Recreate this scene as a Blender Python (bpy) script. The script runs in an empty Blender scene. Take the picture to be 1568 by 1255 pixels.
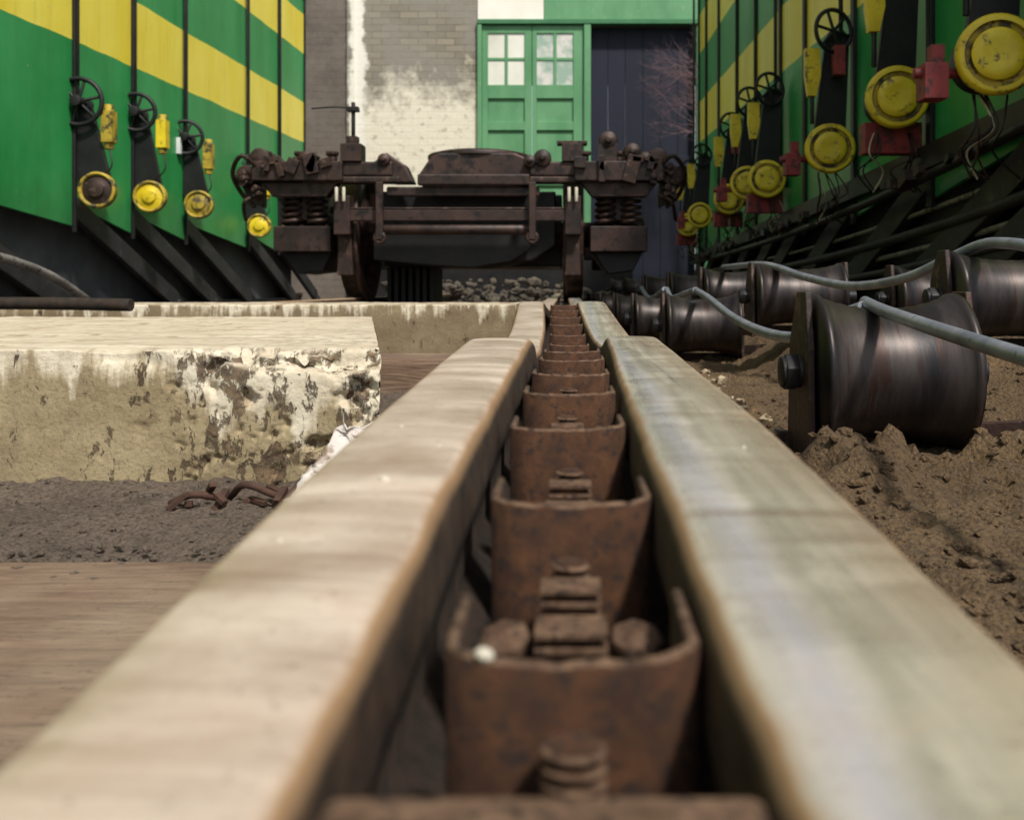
import bpy, bmesh, math, random
from mathutils import Vector, Matrix, noise
random.seed(7)
S=bpy.context.scene
H=0.27   # eye height above the yard ground

# ------------------------------------------------------------------ materials
def nd(nt,t,**k):
    n=nt.nodes.new(t)
    for a,b in k.items(): setattr(n,a,b)
    return n
def rgba(c): return (c[0],c[1],c[2],1)
def base_mat(name):
    m=bpy.data.materials.new(name); m.use_nodes=True
    nt=m.node_tree; b=nt.nodes['Principled BSDF']
    tc=nd(nt,'ShaderNodeTexCoord')
    return m,nt,b,tc
def mapping(nt,tc,sc):
    mp=nd(nt,'ShaderNodeMapping'); mp.inputs['Scale'].default_value=sc
    nt.links.new(tc.outputs['Object'],mp.inputs['Vector']); return mp
def nz(nt,vec,scale,detail=6,rough=.6,dist=0):
    n=nd(nt,'ShaderNodeTexNoise'); n.inputs['Scale'].default_value=scale
    n.inputs['Detail'].default_value=detail; n.inputs['Roughness'].default_value=rough
    n.inputs['Distortion'].default_value=dist
    nt.links.new(vec,n.inputs['Vector']); return n.outputs['Fac']
def ramp(nt,fac,a,b,ca=(0,0,0),cb=(1,1,1)):
    r=nd(nt,'ShaderNodeValToRGB'); e=r.color_ramp.elements
    e[0].position=a; e[1].position=b; e[0].color=rgba(ca); e[1].color=rgba(cb)
    nt.links.new(fac,r.inputs['Fac']); return r.outputs['Color']
def mix(nt,f,a,b,mode='MIX'):
    m=nd(nt,'ShaderNodeMix',data_type='RGBA',blend_type=mode)
    for s,v in ((m.inputs[0],f),(m.inputs[6],a),(m.inputs[7],b)):
        if isinstance(v,(int,float)): s.default_value=v
        elif isinstance(v,tuple): s.default_value=rgba(v)
        else: nt.links.new(v,s)
    return m.outputs[2]
def math_(nt,op,a,b=None,clamp=False):
    m=nd(nt,'ShaderNodeMath',operation=op,use_clamp=clamp)
    for s,v in ((m.inputs[0],a),(m.inputs[1],b)):
        if v is None: continue
        if isinstance(v,(int,float)): s.default_value=v
        else: nt.links.new(v,s)
    return m.outputs[0]
def bump(nt,b,h,strength,dist):
    bp=nd(nt,'ShaderNodeBump'); bp.inputs['Strength'].default_value=strength
    bp.inputs['Distance'].default_value=dist
    nt.links.new(h,bp.inputs['Height']); nt.links.new(bp.outputs['Normal'],b.inputs['Normal'])
def mat(name,c1,c2,scale=8,c3=None,scale3=40,t3=.62,rough=.8,metal=0,bs=.5,bd=.003,sc=(1,1,1),bscale=None,lo=.35,hi=.65):
    m,nt,b,tc=base_mat(name)
    mp=mapping(nt,tc,sc).outputs['Vector']
    f=nz(nt,mp,scale)
    col=mix(nt,ramp(nt,f,lo,hi),c1,c2)
    if c3 is not None:
        f3=nz(nt,mp,scale3,4,.7)
        col=mix(nt,ramp(nt,f3,t3-.04,t3+.06),col,c3)
    nt.links.new(col,b.inputs['Base Color'])
    b.inputs['Roughness'].default_value=rough; b.inputs['Metallic'].default_value=metal
    if bs>0:
        bump(nt,b,nz(nt,mp,bscale or scale*5,8,.7),bs,bd)
    return m

RUST=mat('rust_steel',(.036,.013,.005),(.085,.034,.011),70,(.020,.010,.007),170,.56,.9,.0,.8,.0014,bscale=700)
RUSTRIM=mat('rust_worn_rim',(.075,.038,.020),(.19,.115,.07),110,(.035,.018,.011),190,.55,.8,.1,.7,.0012,bscale=600)
SCRAP=mat('old_rust',(.04,.018,.012),(.08,.036,.022),60)
RUSTD=mat('dark_rust',(.018,.011,.009),(.055,.028,.021),9,(.11,.065,.05),22,.58,.55,.3,.6,.004)
UNDER=mat('rail_web_rust_shade',(.010,.007,.005),(.035,.020,.012),50,None)  # rust with the shadow between the rails darkened into its colour
BOGIE=mat('bogie_oily_brown',(.020,.012,.010),(.065,.034,.028),5,(.009,.007,.007),14,.55,.5,.25,.5,.004)
BLACK=mat('black_grimy_steel',(.007,.007,.009),(.019,.018,.019),6,(.05,.042,.035),30,.68,.5,.3,.3,.002)
BEAM=mat('sooty_beam',(.016,.016,.019),(.040,.038,.040),5,(.10,.085,.07),24,.64,.6,.1,.3,.002)
DGREY=mat('dark_grey_steel',(.05,.056,.070),(.10,.105,.115),3,(.14,.12,.10),30,.66,.7,0,.3,.002)
MGREY=mat('scuffed_grey_steel',(.17,.16,.155),(.32,.295,.275),6,(.05,.042,.035),24,.56,.5,.2,.3,.002)
STEEL=mat('spool_steel',(.012,.011,.013),(.060,.048,.044),30,(.03,.015,.011),50,.58,.42,.6,.3,.001,sc=(1,.15,.15))
PIPE=mat('galvanised_cable',(.19,.21,.26),(.34,.36,.41),20,(.12,.11,.1),50,.64,.42,.5,.3,.0008)
YEL=mat('yellow_enamel',(.62,.45,.012),(.80,.62,.025),8,(.14,.10,.03),20,.60,.45,0,.2,.001)
YELD=mat('yellow_enamel_dirty',(.24,.17,.02),(.52,.38,.03),9,(.05,.04,.02),16,.53,.6,0,.2,.001)
RED=mat('red_enamel',(.18,.020,.022),(.32,.04,.04),8,(.07,.02,.02),20,.55,.6,0,.15,.001)
WHITE=mat('white_label',(.6,.62,.62),(.75,.75,.72),10,None)
def soil_mat(name,a,b2,dk,lt):
    m,nt,b,tc=base_mat(name); o=tc.outputs['Object']
    c=mix(nt,ramp(nt,nz(nt,o,7,8,.7),.35,.65),a,b2)
    c=mix(nt,math_(nt,'MULTIPLY',ramp(nt,nz(nt,o,28,6,.7),.50,.64),.6),c,dk)
    g=nz(nt,o,190,6,.75)
    c=mix(nt,ramp(nt,g,.38,.50,(1,1,1),(0,0,0)),c,dk)
    c=mix(nt,math_(nt,'MULTIPLY',ramp(nt,nz(nt,o,330,4,.7),.62,.70),.7),c,lt)
    nt.links.new(c,b.inputs['Base Color']); b.inputs['Roughness'].default_value=.97
    v=nd(nt,'ShaderNodeTexVoronoi'); v.inputs['Scale'].default_value=150; nt.links.new(o,v.inputs['Vector'])
    hgt=math_(nt,'ADD',math_(nt,'ADD',g,math_(nt,'MULTIPLY',nz(nt,o,45,6,.7),2.0)),math_(nt,'MULTIPLY',v.outputs['Distance'],-.9))
    bump(nt,b,hgt,1,.008); return m
SOIL=soil_mat('brown_dirt',(.115,.070,.031),(.235,.152,.076),(.050,.029,.014),(.42,.32,.2))
GRAV=mat('yard_ground',(.06,.05,.04),(.15,.125,.095),3,(.03,.028,.024),60,.55,.95,0,1,.01,bscale=70)
DUST=soil_mat('dusty_gravel',(.14,.103,.078),(.23,.178,.135),(.07,.050,.037),(.44,.39,.32))
PALE=mat('pale_rubble',(.26,.20,.12),(.44,.36,.24),14,(.10,.065,.04),60,.54,.9,0,.8,.004)
PEB=mat('pale_pebble',(.55,.5,.4),(.7,.66,.55),200,None)
RAG=mat('white_plastic',(.50,.46,.43),(.66,.61,.57),20,(.30,.23,.18),30,.54,.7,0,.5,.002)
WIRE=mat('cream_wire',(.35,.29,.17),(.45,.4,.3),20)

# wood plank
m,nt,b,tc=base_mat('weathered_wood'); WOOD=m
mp=mapping(nt,tc,(1.6,14,14)).outputs['Vector']
f=nz(nt,mp,4.5,8,.65,2.2); c=mix(nt,ramp(nt,f,.30,.72),(.095,.056,.036),(.25,.168,.112))
f2=nz(nt,tc.outputs['Object'],5); c=mix(nt,math_(nt,'MULTIPLY',ramp(nt,f2,.45,.7),.7),c,(.31,.24,.17))
c=mix(nt,math_(nt,'MULTIPLY',ramp(nt,nz(nt,tc.outputs['Object'],150,5,.7),.58,.66),.6),c,(.07,.05,.035))
nt.links.new(c,b.inputs['Base Color']); b.inputs['Roughness'].default_value=.85
bump(nt,b,f,.8,.005)

# rails
def rail_mat(name,ca,cb,cedge,stretch,rough,metal,top_rough,xc):
    m,nt,b,tc=base_mat(name)
    mp=mapping(nt,tc,stretch).outputs['Vector']
    f=nz(nt,mp,22,7,.65,.4)
    top=mix(nt,ramp(nt,f,.34,.66),ca,cb)
    f2=nz(nt,tc.outputs['Object'],16,6,.6)
    top=mix(nt,math_(nt,'MULTIPLY',ramp(nt,f2,.48,.72),.7),top,cedge)
    if xc is not None:   # burnished wheel path along the head, dirt on the field side
        sxx=nd(nt,'ShaderNodeSeparateXYZ'); nt.links.new(tc.outputs['Object'],sxx.inputs[0])
        dx=math_(nt,'ADD',sxx.outputs['X'],math_(nt,'MULTIPLY',math_(nt,'SUBTRACT',nz(nt,tc.outputs['Object'],7,3),.5),.03))
        g1=ramp(nt,math_(nt,'ADD',math_(nt,'MULTIPLY',math_(nt,'ABSOLUTE',math_(nt,'SUBTRACT',dx,.060)),-55),1),.25,.9)
        top=mix(nt,math_(nt,'MULTIPLY',g1,.7),top,(.56,.55,.60))
        g3=ramp(nt,math_(nt,'ADD',math_(nt,'MULTIPLY',math_(nt,'ABSOLUTE',math_(nt,'SUBTRACT',dx,.076)),-110),1),.25,.9)
        top=mix(nt,math_(nt,'MULTIPLY',g3,.5),top,(.33,.32,.26))
        g2=ramp(nt,dx,.088,.108)
        top=mix(nt,math_(nt,'MULTIPLY',g2,.75),top,(.50,.40,.29))
    sp=nz(nt,tc.outputs['Object'],240,3,.6)
    top=mix(nt,math_(nt,'MULTIPLY',ramp(nt,sp,.62,.72),.5),top,(.15,.09,.06))
    cr=nz(nt,mapping(nt,tc,(.25,2.6,1)).outputs['Vector'],26,5,.6,.6)
    top=mix(nt,math_(nt,'MULTIPLY',ramp(nt,cr,.54,.68),.45),top,(.24,.155,.10))
    g=nd(nt,'ShaderNodeNewGeometry'); sx=nd(nt,'ShaderNodeSeparateXYZ')
    nt.links.new(g.outputs['Normal'],sx.inputs[0])
    up=math_(nt,'ADD',sx.outputs['Z'],math_(nt,'MULTIPLY',math_(nt,'SUBTRACT',f2,.5),.4))
    rs=mix(nt,ramp(nt,nz(nt,tc.outputs['Object'],60,6),.35,.7),(.016,.010,.007),(.06,.034,.02))
    mid=mix(nt,ramp(nt,up,.25,.80),rs,(.27,.165,.085))
    col=mix(nt,ramp(nt,up,.78,.97),mid,top)
    nt.links.new(col,b.inputs['Base Color'])
    def mr(a,c,d,e):
        r=nd(nt,'ShaderNodeMapRange'); nt.links.new(up,r.inputs['Value'])
        r.inputs['From Min'].default_value=a;r.inputs['From Max'].default_value=c
        r.inputs['To Min'].default_value=d;r.inputs['To Max'].default_value=e; return r.outputs[0]
    nt.links.new(math_(nt,'ADD',mr(.7,1,rough,top_rough),math_(nt,'MULTIPLY',math_(nt,'SUBTRACT',f,.5),.5),True),b.inputs['Roughness'])
    nt.links.new(mr(.8,1,0,metal),b.inputs['Metallic'])
    bump(nt,b,math_(nt,'ADD',math_(nt,'ADD',f,math_(nt,'MULTIPLY',sp,.5)),math_(nt,'MULTIPLY',cr,.8)),.5,.0011)
    return m
RAILL=rail_mat('rail_worn_dusty',(.46,.355,.275),(.74,.63,.52),(.34,.235,.16),(.25,1.6,1),.7,.3,.36,None)
RAILR=rail_mat('rail_polished',(.44,.41,.33),(.72,.66,.54),(.46,.38,.28),(2.2,.10,1),.7,.5,.28,1)

# striped green/yellow livery
def livery(name,z1,z2,z3,z4):
    m,nt,b,tc=base_mat(name)
    sx=nd(nt,'ShaderNodeSeparateXYZ'); nt.links.new(tc.outputs['Object'],sx.inputs[0])
    w=math_(nt,'MULTIPLY',math_(nt,'SUBTRACT',nz(nt,tc.outputs['Object'],2,2),.5),.03)
    y=math_(nt,'MULTIPLY',math_(nt,'SUBTRACT',sx.outputs['Y'],7.0),-.03)
    z=math_(nt,'ADD',math_(nt,'ADD',sx.outputs['Z'],w),y)
    def band(a,c):
        return math_(nt,'MULTIPLY',math_(nt,'GREATER_THAN',z,a),math_(nt,'LESS_THAN',z,c))
    f=math_(nt,'ADD',band(z1,z2),band(z3,z4),True)
    gm=mapping(nt,tc,(1,1,.35)).outputs['Vector']
    g=mix(nt,ramp(nt,nz(nt,gm,2.5),.3,.7),(.014,.23,.050),(.04,.34,.10))
    yl=mix(nt,ramp(nt,nz(nt,gm,3),.3,.7),(.84,.67,.03),(.93,.80,.12))
    c=mix(nt,f,g,yl)
    st=mapping(nt,tc,(9,9,.5)).outputs['Vector']
    c=mix(nt,math_(nt,'MULTIPLY',ramp(nt,nz(nt,st,3,6,.7),.56,.74),.28),c,(.07,.075,.05))
    c=mix(nt,ramp(nt,nz(nt,tc.outputs['Object'],26,4,.7),.70,.73),c,(.35,.42,.3))
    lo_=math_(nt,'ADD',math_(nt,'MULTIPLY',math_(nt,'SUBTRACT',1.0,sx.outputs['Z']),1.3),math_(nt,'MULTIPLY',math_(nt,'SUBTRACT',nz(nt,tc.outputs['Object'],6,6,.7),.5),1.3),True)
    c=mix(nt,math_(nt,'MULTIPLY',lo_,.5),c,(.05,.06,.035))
    nt.links.new(c,b.inputs['Base Color']); b.inputs['Roughness'].default_value=.42
    bump(nt,b,nz(nt,tc.outputs['Object'],4,3),.35,.012)
    return m
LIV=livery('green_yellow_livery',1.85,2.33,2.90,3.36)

# building materials
m,nt,b,tc=base_mat('old_masonry'); MASON=m
br=nd(nt,'ShaderNodeTexBrick'); br.inputs['Scale'].default_value=1.0
br.inputs['Brick Width'].default_value=.26; br.inputs['Row Height'].default_value=.095; br.inputs['Mortar Size'].default_value=.007
mp=nd(nt,'ShaderNodeMapping'); mp.inputs['Rotation'].default_value=(math.radians(-90),0,0)
nt.links.new(tc.outputs['Object'],mp.inputs['Vector']); nt.links.new(mp.outputs[0],br.inputs['Vector'])
br.inputs['Color1'].default_value=rgba((.20,.175,.135)); br.inputs['Color2'].default_value=rgba((.30,.265,.20)); br.inputs['Mortar'].default_value=rgba((.15,.13,.10))
c=mix(nt,ramp(nt,nz(nt,tc.outputs['Object'],1.8),.35,.65),br.outputs['Color'],(.25,.235,.20))
sx=nd(nt,'ShaderNodeSeparateXYZ'); nt.links.new(tc.outputs['Object'],sx.inputs[0])
n1=nz(nt,tc.outputs['Object'],1.7,8,.7)
lowz=math_(nt,'SUBTRACT',3.2,sx.outputs['Z'])
wf=math_(nt,'ADD',math_(nt,'MULTIPLY',lowz,1.6),math_(nt,'MULTIPLY',math_(nt,'SUBTRACT',n1,.45),5),True)
xl=math_(nt,'GREATER_THAN',math_(nt,'ADD',sx.outputs['X'],math_(nt,'MULTIPLY',n1,.12)),-2.98)
wash2=mix(nt,.78,br.outputs['Color'],(.88,.83,.68))
pt=nz(nt,tc.outputs['Object'],9,6,.7)
wash2=mix(nt,ramp(nt,pt,.56,.66),wash2,(.42,.37,.28))
c=mix(nt,math_(nt,'MULTIPLY',wf,xl),c,wash2)
dx=math_(nt,'ABSOLUTE',math_(nt,'ADD',sx.outputs['X'],2.93))
run=math_(nt,'SUBTRACT',math_(nt,'ADD',.13,math_(nt,'MULTIPLY',math_(nt,'SUBTRACT',nz(nt,tc.outputs['Object'],5),.5),.35)),dx)
c=mix(nt,ramp(nt,run,0,.06),c,(.78,.76,.68))
dk=math_(nt,'LESS_THAN',math_(nt,'ADD',sx.outputs['X'],math_(nt,'MULTIPLY',pt,.1)),-3.06)
c=mix(nt,math_(nt,'MULTIPLY',dk,.8),c,mix(nt,ramp(nt,n1,.35,.65),(.07,.055,.05),(.16,.13,.11)))
nt.links.new(c,b.inputs['Base Color']); b.inputs['Roughness'].default_value=.9
bump(nt,b,math_(nt,'SUBTRACT',nz(nt,tc.outputs['Object'],12),br.outputs['Fac']),.5,.015)
GDOOR=mat('green_door_paint',(.075,.24,.105),(.13,.33,.16),2.5,(.20,.36,.2),24,.66,.6,0,.3,.003,sc=(1,1,.4))
GDARK=mat('green_trim',(.035,.15,.065),(.06,.20,.09),3,None)
CREAM=mat('cream_panel',(.78,.76,.66),(.85,.83,.75),3,None)
PANE=mat('milky_pane',(.62,.62,.53),(.82,.81,.73),2.2,None,rough=.25,bs=0)
PANE2=mat('reflection_pane',(.30,.42,.34),(.66,.64,.60),5,None,rough=.2,bs=0,lo=.4,hi=.6)  # green and pinkish tones paint a reflection into the pane
NAVY=mat('navy_door',(.003,.005,.016),(.006,.009,.026),2,None,rough=.8,sc=(1,1,.2))
BARK=mat('twig_bark',(.15,.085,.10),(.24,.15,.165),20,None)
ROOF=mat('roof_sheet',(.06,.06,.06),(.1,.1,.1),3,None)

# lime-stained concrete
def block_mat(name,tan,tan2,topz,gain,xr,cov):
    m,nt,b,tc=base_mat(name); o=tc.outputs['Object']
    base=mix(nt,ramp(nt,nz(nt,o,12),.35,.65),tan,tan2)
    base=mix(nt,math_(nt,'MULTIPLY',ramp(nt,nz(nt,o,200,4),.52,.64),.45),base,(.14,.10,.06))
    base=mix(nt,math_(nt,'MULTIPLY',ramp(nt,nz(nt,mapping(nt,tc,(1,1,.3)).outputs['Vector'],9,7,.7),.48,.66),.5),base,(.16,.12,.075))
    sx=nd(nt,'ShaderNodeSeparateXYZ'); nt.links.new(o,sx.inputs[0])
    st=mapping(nt,tc,(1,.4,.07)).outputs['Vector']
    n1=nz(nt,st,30,4,.6); n2=nz(nt,o,22,7,.72)
    d=math_(nt,'MULTIPLY',math_(nt,'SUBTRACT',sx.outputs['Z'],topz),gain)
    f=math_(nt,'ADD',d,math_(nt,'MULTIPLY',math_(nt,'SUBTRACT',n1,cov),8))
    f=math_(nt,'ADD',f,math_(nt,'MULTIPLY',math_(nt,'SUBTRACT',n2,.5),3.0))
    rr=nd(nt,'ShaderNodeMapRange'); nt.links.new(sx.outputs['X'],rr.inputs['Value'])
    rr.inputs['From Min'].default_value=xr-.30; rr.inputs['From Max'].default_value=xr-.18; rr.inputs['To Max'].default_value=1.0
    f=math_(nt,'ADD',f,math_(nt,'MULTIPLY',rr.outputs[0],1.3),True)
    c=mix(nt,math_(nt,'MULTIPLY',f,.92),base,mix(nt,ramp(nt,n2,.3,.7),(.54,.47,.34),(.80,.74,.60)))
    pm=mapping(nt,tc,(1.2,1,.62)).outputs['Vector']
    pv=nz(nt,pm,34,8,.72,.3)
    pf=ramp(nt,math_(nt,'ADD',pv,math_(nt,'MULTIPLY',rr.outputs[0],.085)),.605,.645)
    g=nd(nt,'ShaderNodeNewGeometry'); gs=nd(nt,'ShaderNodeSeparateXYZ'); nt.links.new(g.outputs['Normal'],gs.inputs[0])
    topf=ramp(nt,gs.outputs['Z'],.5,.9)
    side=math_(nt,'SUBTRACT',1.0,math_(nt,'MULTIPLY',topf,.8))
    pff=math_(nt,'MULTIPLY',math_(nt,'MULTIPLY',pf,side),.95)
    c=mix(nt,pff,c,mix(nt,ramp(nt,n2,.4,.62),(.055,.032,.020),(.24,.165,.095)))
    tn=nz(nt,mapping(nt,tc,(.5,3,1)).outputs['Vector'],9,7,.7)
    c=mix(nt,math_(nt,'MULTIPLY',topf,math_(nt,'MULTIPLY',ramp(nt,tn,.38,.60),.85)),c,(.44,.345,.25))
    nt.links.new(c,b.inputs['Base Color']); b.inputs['Roughness'].default_value=.9
    bump(nt,b,math_(nt,'SUBTRACT',math_(nt,'MULTIPLY',nz(nt,o,110,8,.7),.5),pff),.8,.006)
    return m
CONC=block_mat('limewashed_concrete',(.26,.205,.115),(.38,.31,.185),.158,34,-.225,.49)
CONC2=block_mat('stained_concrete_beam',(.17,.12,.07),(.27,.21,.125),.205,28,.6,.47)

# ------------------------------------------------------------------ mesh builder
def empty(name):
    e=bpy.data.objects.new(name,None); S.collection.objects.link(e); return e
class B:
    def __init__(s): s.bm=bmesh.new(); s.mats=[]
    def mi(s,m):
        if m not in s.mats: s.mats.append(m)
        return s.mats.index(m)
    def box(s,x0,x1,y0,y1,z0,z1,m,rot=None):
        c=Vector(((x0+x1)/2,(y0+y1)/2,(z0+z1)/2))
        vs=[]
        for dx in (-1,1):
            for dy in (-1,1):
                for dz in (-1,1):
                    v=Vector((dx*(x1-x0)/2,dy*(y1-y0)/2,dz*(z1-z0)/2))
                    if rot is not None: v=rot@v
                    vs.append(s.bm.verts.new(c+v))
        i=s.mi(m)
        for f in ((0,1,3,2),(4,6,7,5),(0,4,5,1),(2,3,7,6),(0,2,6,4),(1,5,7,3)):
            fc=s.bm.faces.new([vs[k] for k in f]); fc.material_index=i
        return s
    def bar(s,p0,p1,w,h,m,up=(0,0,1)):
        p0=Vector(p0);p1=Vector(p1);d=(p1-p0).normalized()
        a=d.cross(Vector(up)).normalized(); u=a.cross(d)
        vs=[s.bm.verts.new(p+a*(i*w/2)+u*(j*h/2)) for p in (p0,p1) for i,j in ((-1,-1),(1,-1),(1,1),(-1,1))]
        k=s.mi(m)
        for f in ((3,2,1,0),(4,5,6,7),(0,1,5,4),(1,2,6,5),(2,3,7,6),(3,0,4,7)):
            s.bm.faces.new([vs[q] for q in f]).material_index=k
        return s
    def lathe(s,c,axis,prof,m,seg=28,flat=False):
        c=Vector(c); w=Vector(axis).normalized()
        u=w.orthogonal().normalized(); v=w.cross(u); k=s.mi(m); rings=[]
        for r,t in prof:
            if r<1e-6: rings.append([s.bm.verts.new(c+w*t)])
            else: rings.append([s.bm.verts.new(c+w*t+(u*math.cos(a)+v*math.sin(a))*r) for a in [2*math.pi*i/seg for i in range(seg)]])
        for a,b_ in zip(rings,rings[1:]):
            for i in range(seg):
                j=(i+1)%seg
                if len(a)==1 and len(b_)==1: continue
                if len(a)==1: f=[a[0],b_[j],b_[i]]
                elif len(b_)==1: f=[a[i],a[j],b_[0]]
                else: f=[a[i],a[j],b_[j],b_[i]]
                fc=s.bm.faces.new(f); fc.material_index=k; fc.smooth=not flat
        return s
    def cyl(s,p0,p1,r,m,seg=20,r2=None):
        d=Vector(p1)-Vector(p0); L=d.length
        return s.lathe(p0,d,[(0,0),(r,0),(r if r2 is None else r2,L),(0,L)],m,seg)
    def tube(s,pts,r,m,seg=10,closed=False,smooth=6,r_end=None):
        P=[Vector(p) for p in pts]
        if smooth and len(P)>2:
            Q=[];n=len(P)
            for i in range(n if closed else n-1):
                g=lambda j:P[j%n] if closed else P[max(0,min(n-1,j))]
                a,b_,c,d=g(i-1),g(i),g(i+1),g(i+2)
                for t in range(smooth):
                    t/=smooth
                    Q.append(.5*((2*b_)+(c-a)*t+(2*a-5*b_+4*c-d)*t*t+(3*b_-a-3*c+d)*t**3))
            if not closed: Q.append(P[-1])
            P=Q
        k=s.mi(m); rings=[]; n=len(P); u=None
        for i,p in enumerate(P):
            d=(P[(i+1)%n]-P[i-1]) if closed else (P[min(i+1,n-1)]-P[max(i-1,0)])
            d.normalize()
            if u is None: u=d.orthogonal().normalized()
            u=(u-d*u.dot(d)).normalized(); v=d.cross(u)
            rr=r if r_end is None else r+(r_end-r)*i/(n-1)
            rings.append([s.bm.verts.new(p+(u*math.cos(a)+v*math.sin(a))*rr) for a in [2*math.pi*q/seg for q in range(seg)]])
        for i in range(n if closed else n-1):
            a,b_=rings[i],rings[(i+1)%n]
            for q in range(seg):
                j=(q+1)%seg
                fc=s.bm.faces.new([a[q],a[j],b_[j],b_[q]]); fc.material_index=k; fc.smooth=True
        if not closed:
            for rg in (rings[0][::-1],rings[-1]): s.bm.faces.new(rg).material_index=k
        return s
    def torus(s,c,axis,R,r,m,seg=28):
        c=Vector(c);w=Vector(axis).normalized();u=w.orthogonal().normalized();v=w.cross(u)
        return s.tube([c+(u*math.cos(a)+v*math.sin(a))*R for a in [2*math.pi*i/seg for i in range(seg)]],r,m,8,True,0)
    def prism(s,poly,axis,t0,t1,m):
        f=(lambda p,t:(t,p[0],p[1])) if axis=='x' else ((lambda p,t:(p[0],t,p[1])) if axis=='y' else (lambda p,t:(p[0],p[1],t)))
        a=[s.bm.verts.new(f(p,t0)) for p in poly]; b_=[s.bm.verts.new(f(p,t1)) for p in poly]
        k=s.mi(m); n=len(poly)
        s.bm.faces.new(a[::-1]).material_index=k; s.bm.faces.new(b_).material_index=k
        for i in range(n):
            j=(i+1)%n; s.bm.faces.new([a[i],a[j],b_[j],b_[i]]).material_index=k
        return s
    def done(s,name,parent=None,bevel=0,segs=2):
        bmesh.ops.recalc_face_normals(s.bm,faces=s.bm.faces)
        me=bpy.data.meshes.new(name); s.bm.to_mesh(me); s.bm.free()
        for m in s.mats: me.materials.append(m)
        o=bpy.data.objects.new(name,me); S.collection.objects.link(o)
        if parent: o.parent=parent
        if bevel:
            md=o.modifiers.new('bevel','BEVEL'); md.width=bevel; md.segments=segs; md.limit_method='ANGLE'; md.angle_limit=math.radians(50)
        return o
def hsh(n,i):
    return noise.noise(Vector((i*7.31,n*3.7,1.3)))

# ------------------------------------------------------------------ ground
b_=B(); b_.prism([(-400,-400),(400,-400),(400,600),(-400,600)],'z',-.5,0,GRAV); b_.done('ground')

def grid(name,x0,x1,y0,y1,nx,ny,fz,m,py=1.0):
    V=[]; F=[]
    for i in range(nx+1):
        x=x0+(x1-x0)*i/nx
        for j in range(ny+1):
            y=y0+(y1-y0)*(j/ny)**py; V.append((x,y,fz(x,y)))
    for i in range(nx):
        for j in range(ny):
            a=i*(ny+1)+j; F.append((a,a+ny+1,a+ny+2,a+1))
    me=bpy.data.meshes.new(name); me.from_pydata(V,[],F); me.materials.append(m)
    me.polygons.foreach_set('use_smooth',[True]*len(F)); me.update()
    o=bpy.data.objects.new(name,me); S.collection.objects.link(o); return o
def sst(a,b,x):
    t=max(0,min(1,(x-a)/(b-a))); return t*t*(3-2*t)
def dirt(x,y):
    n=noise.fractal(Vector((x*7,y*7,0)),.9,2.1,6)
    n2=noise.fractal(Vector((x*26,y*26,5)),.6,2.1,5)
    z=.014+.018*n+.0105*n2
    z+=.13*sst(.55,.8,x)*sst(1.55,2.0,y)
    z+=.056*math.exp(-((y-1.35-.1*(x-.5))/.09)**2)*sst(.28,.36,x)*(0.75+.7*n+.3*n2)
    z+=.02*sst(.3,.1,x)
    e=min(sst(.115,.15,x),sst(3.4,2.8,x),sst(14,13.4,y))
    return max(.003,z)*(.35+.65*e) if e<1 else max(.004,z)
grid('dirt_bank',.118,3.4,.05,14,360,620,dirt,SOIL,1.7)

# ------------------------------------------------------------------ rails
def interp(path,y):
    for a,c in zip(path,path[1:]):
        if y<=c[0]:
            t=(y-a[0])/(c[0]-a[0]); return [a[k]+(c[k]-a[k])*t for k in (1,2)]
    return list(path[-1][1:])
def smooth_path(path,step=.012,ymax=3.6):
    out=[];y=path[0][0]
    while y<ymax:
        acc=[0,0];n=0
        for d in (-.05,-.03,-.015,0,.015,.03,.05):
            v=interp(path,max(path[0][0],y+d)); acc[0]+=v[0];acc[1]+=v[1];n+=1
        out.append((y,acc[0]/n,acc[1]/n)); y+=step
    out+= [p for p in path if p[0]>ymax]
    return out
LP=[(-.6,-.09,.125),(.05,-.090,.108),(.213,-.088,.100),(.41,-.083,.0845),(.577,-.080,.0755),(.8,-.075,.064),(1.0,-.071,.0555),(1.09,-.070,.0535),(1.17,-.07,.062),(1.28,-.072,.085),(1.6,-.073,.10),(1.85,-.074,.091),(2.05,-.075,.078),(2.65,-.090,.040),(2.78,-.092,.037),(2.95,-.09,.05),(3.4,-.085,.075),(6,-.08,.066),(14.05,-.08,.066)]
RP=[(-.6,.08,.12),(.05,.081,.100),(.249,.079,.0925),(.4245,.079,.0835),(.594,.079,.0765),(.85,.083,.0735),(1.19,.093,.0730),(1.48,.099,.0710),(1.58,.10,.080),(1.68,.098,.098),(1.85,.09,.094),(2.05,.081,.078),(2.65,.072,.040),(2.78,.071,.037),(2.95,.07,.05),(3.4,.062,.075),(6,.058,.066),(14.05,.058,.066)]
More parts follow.
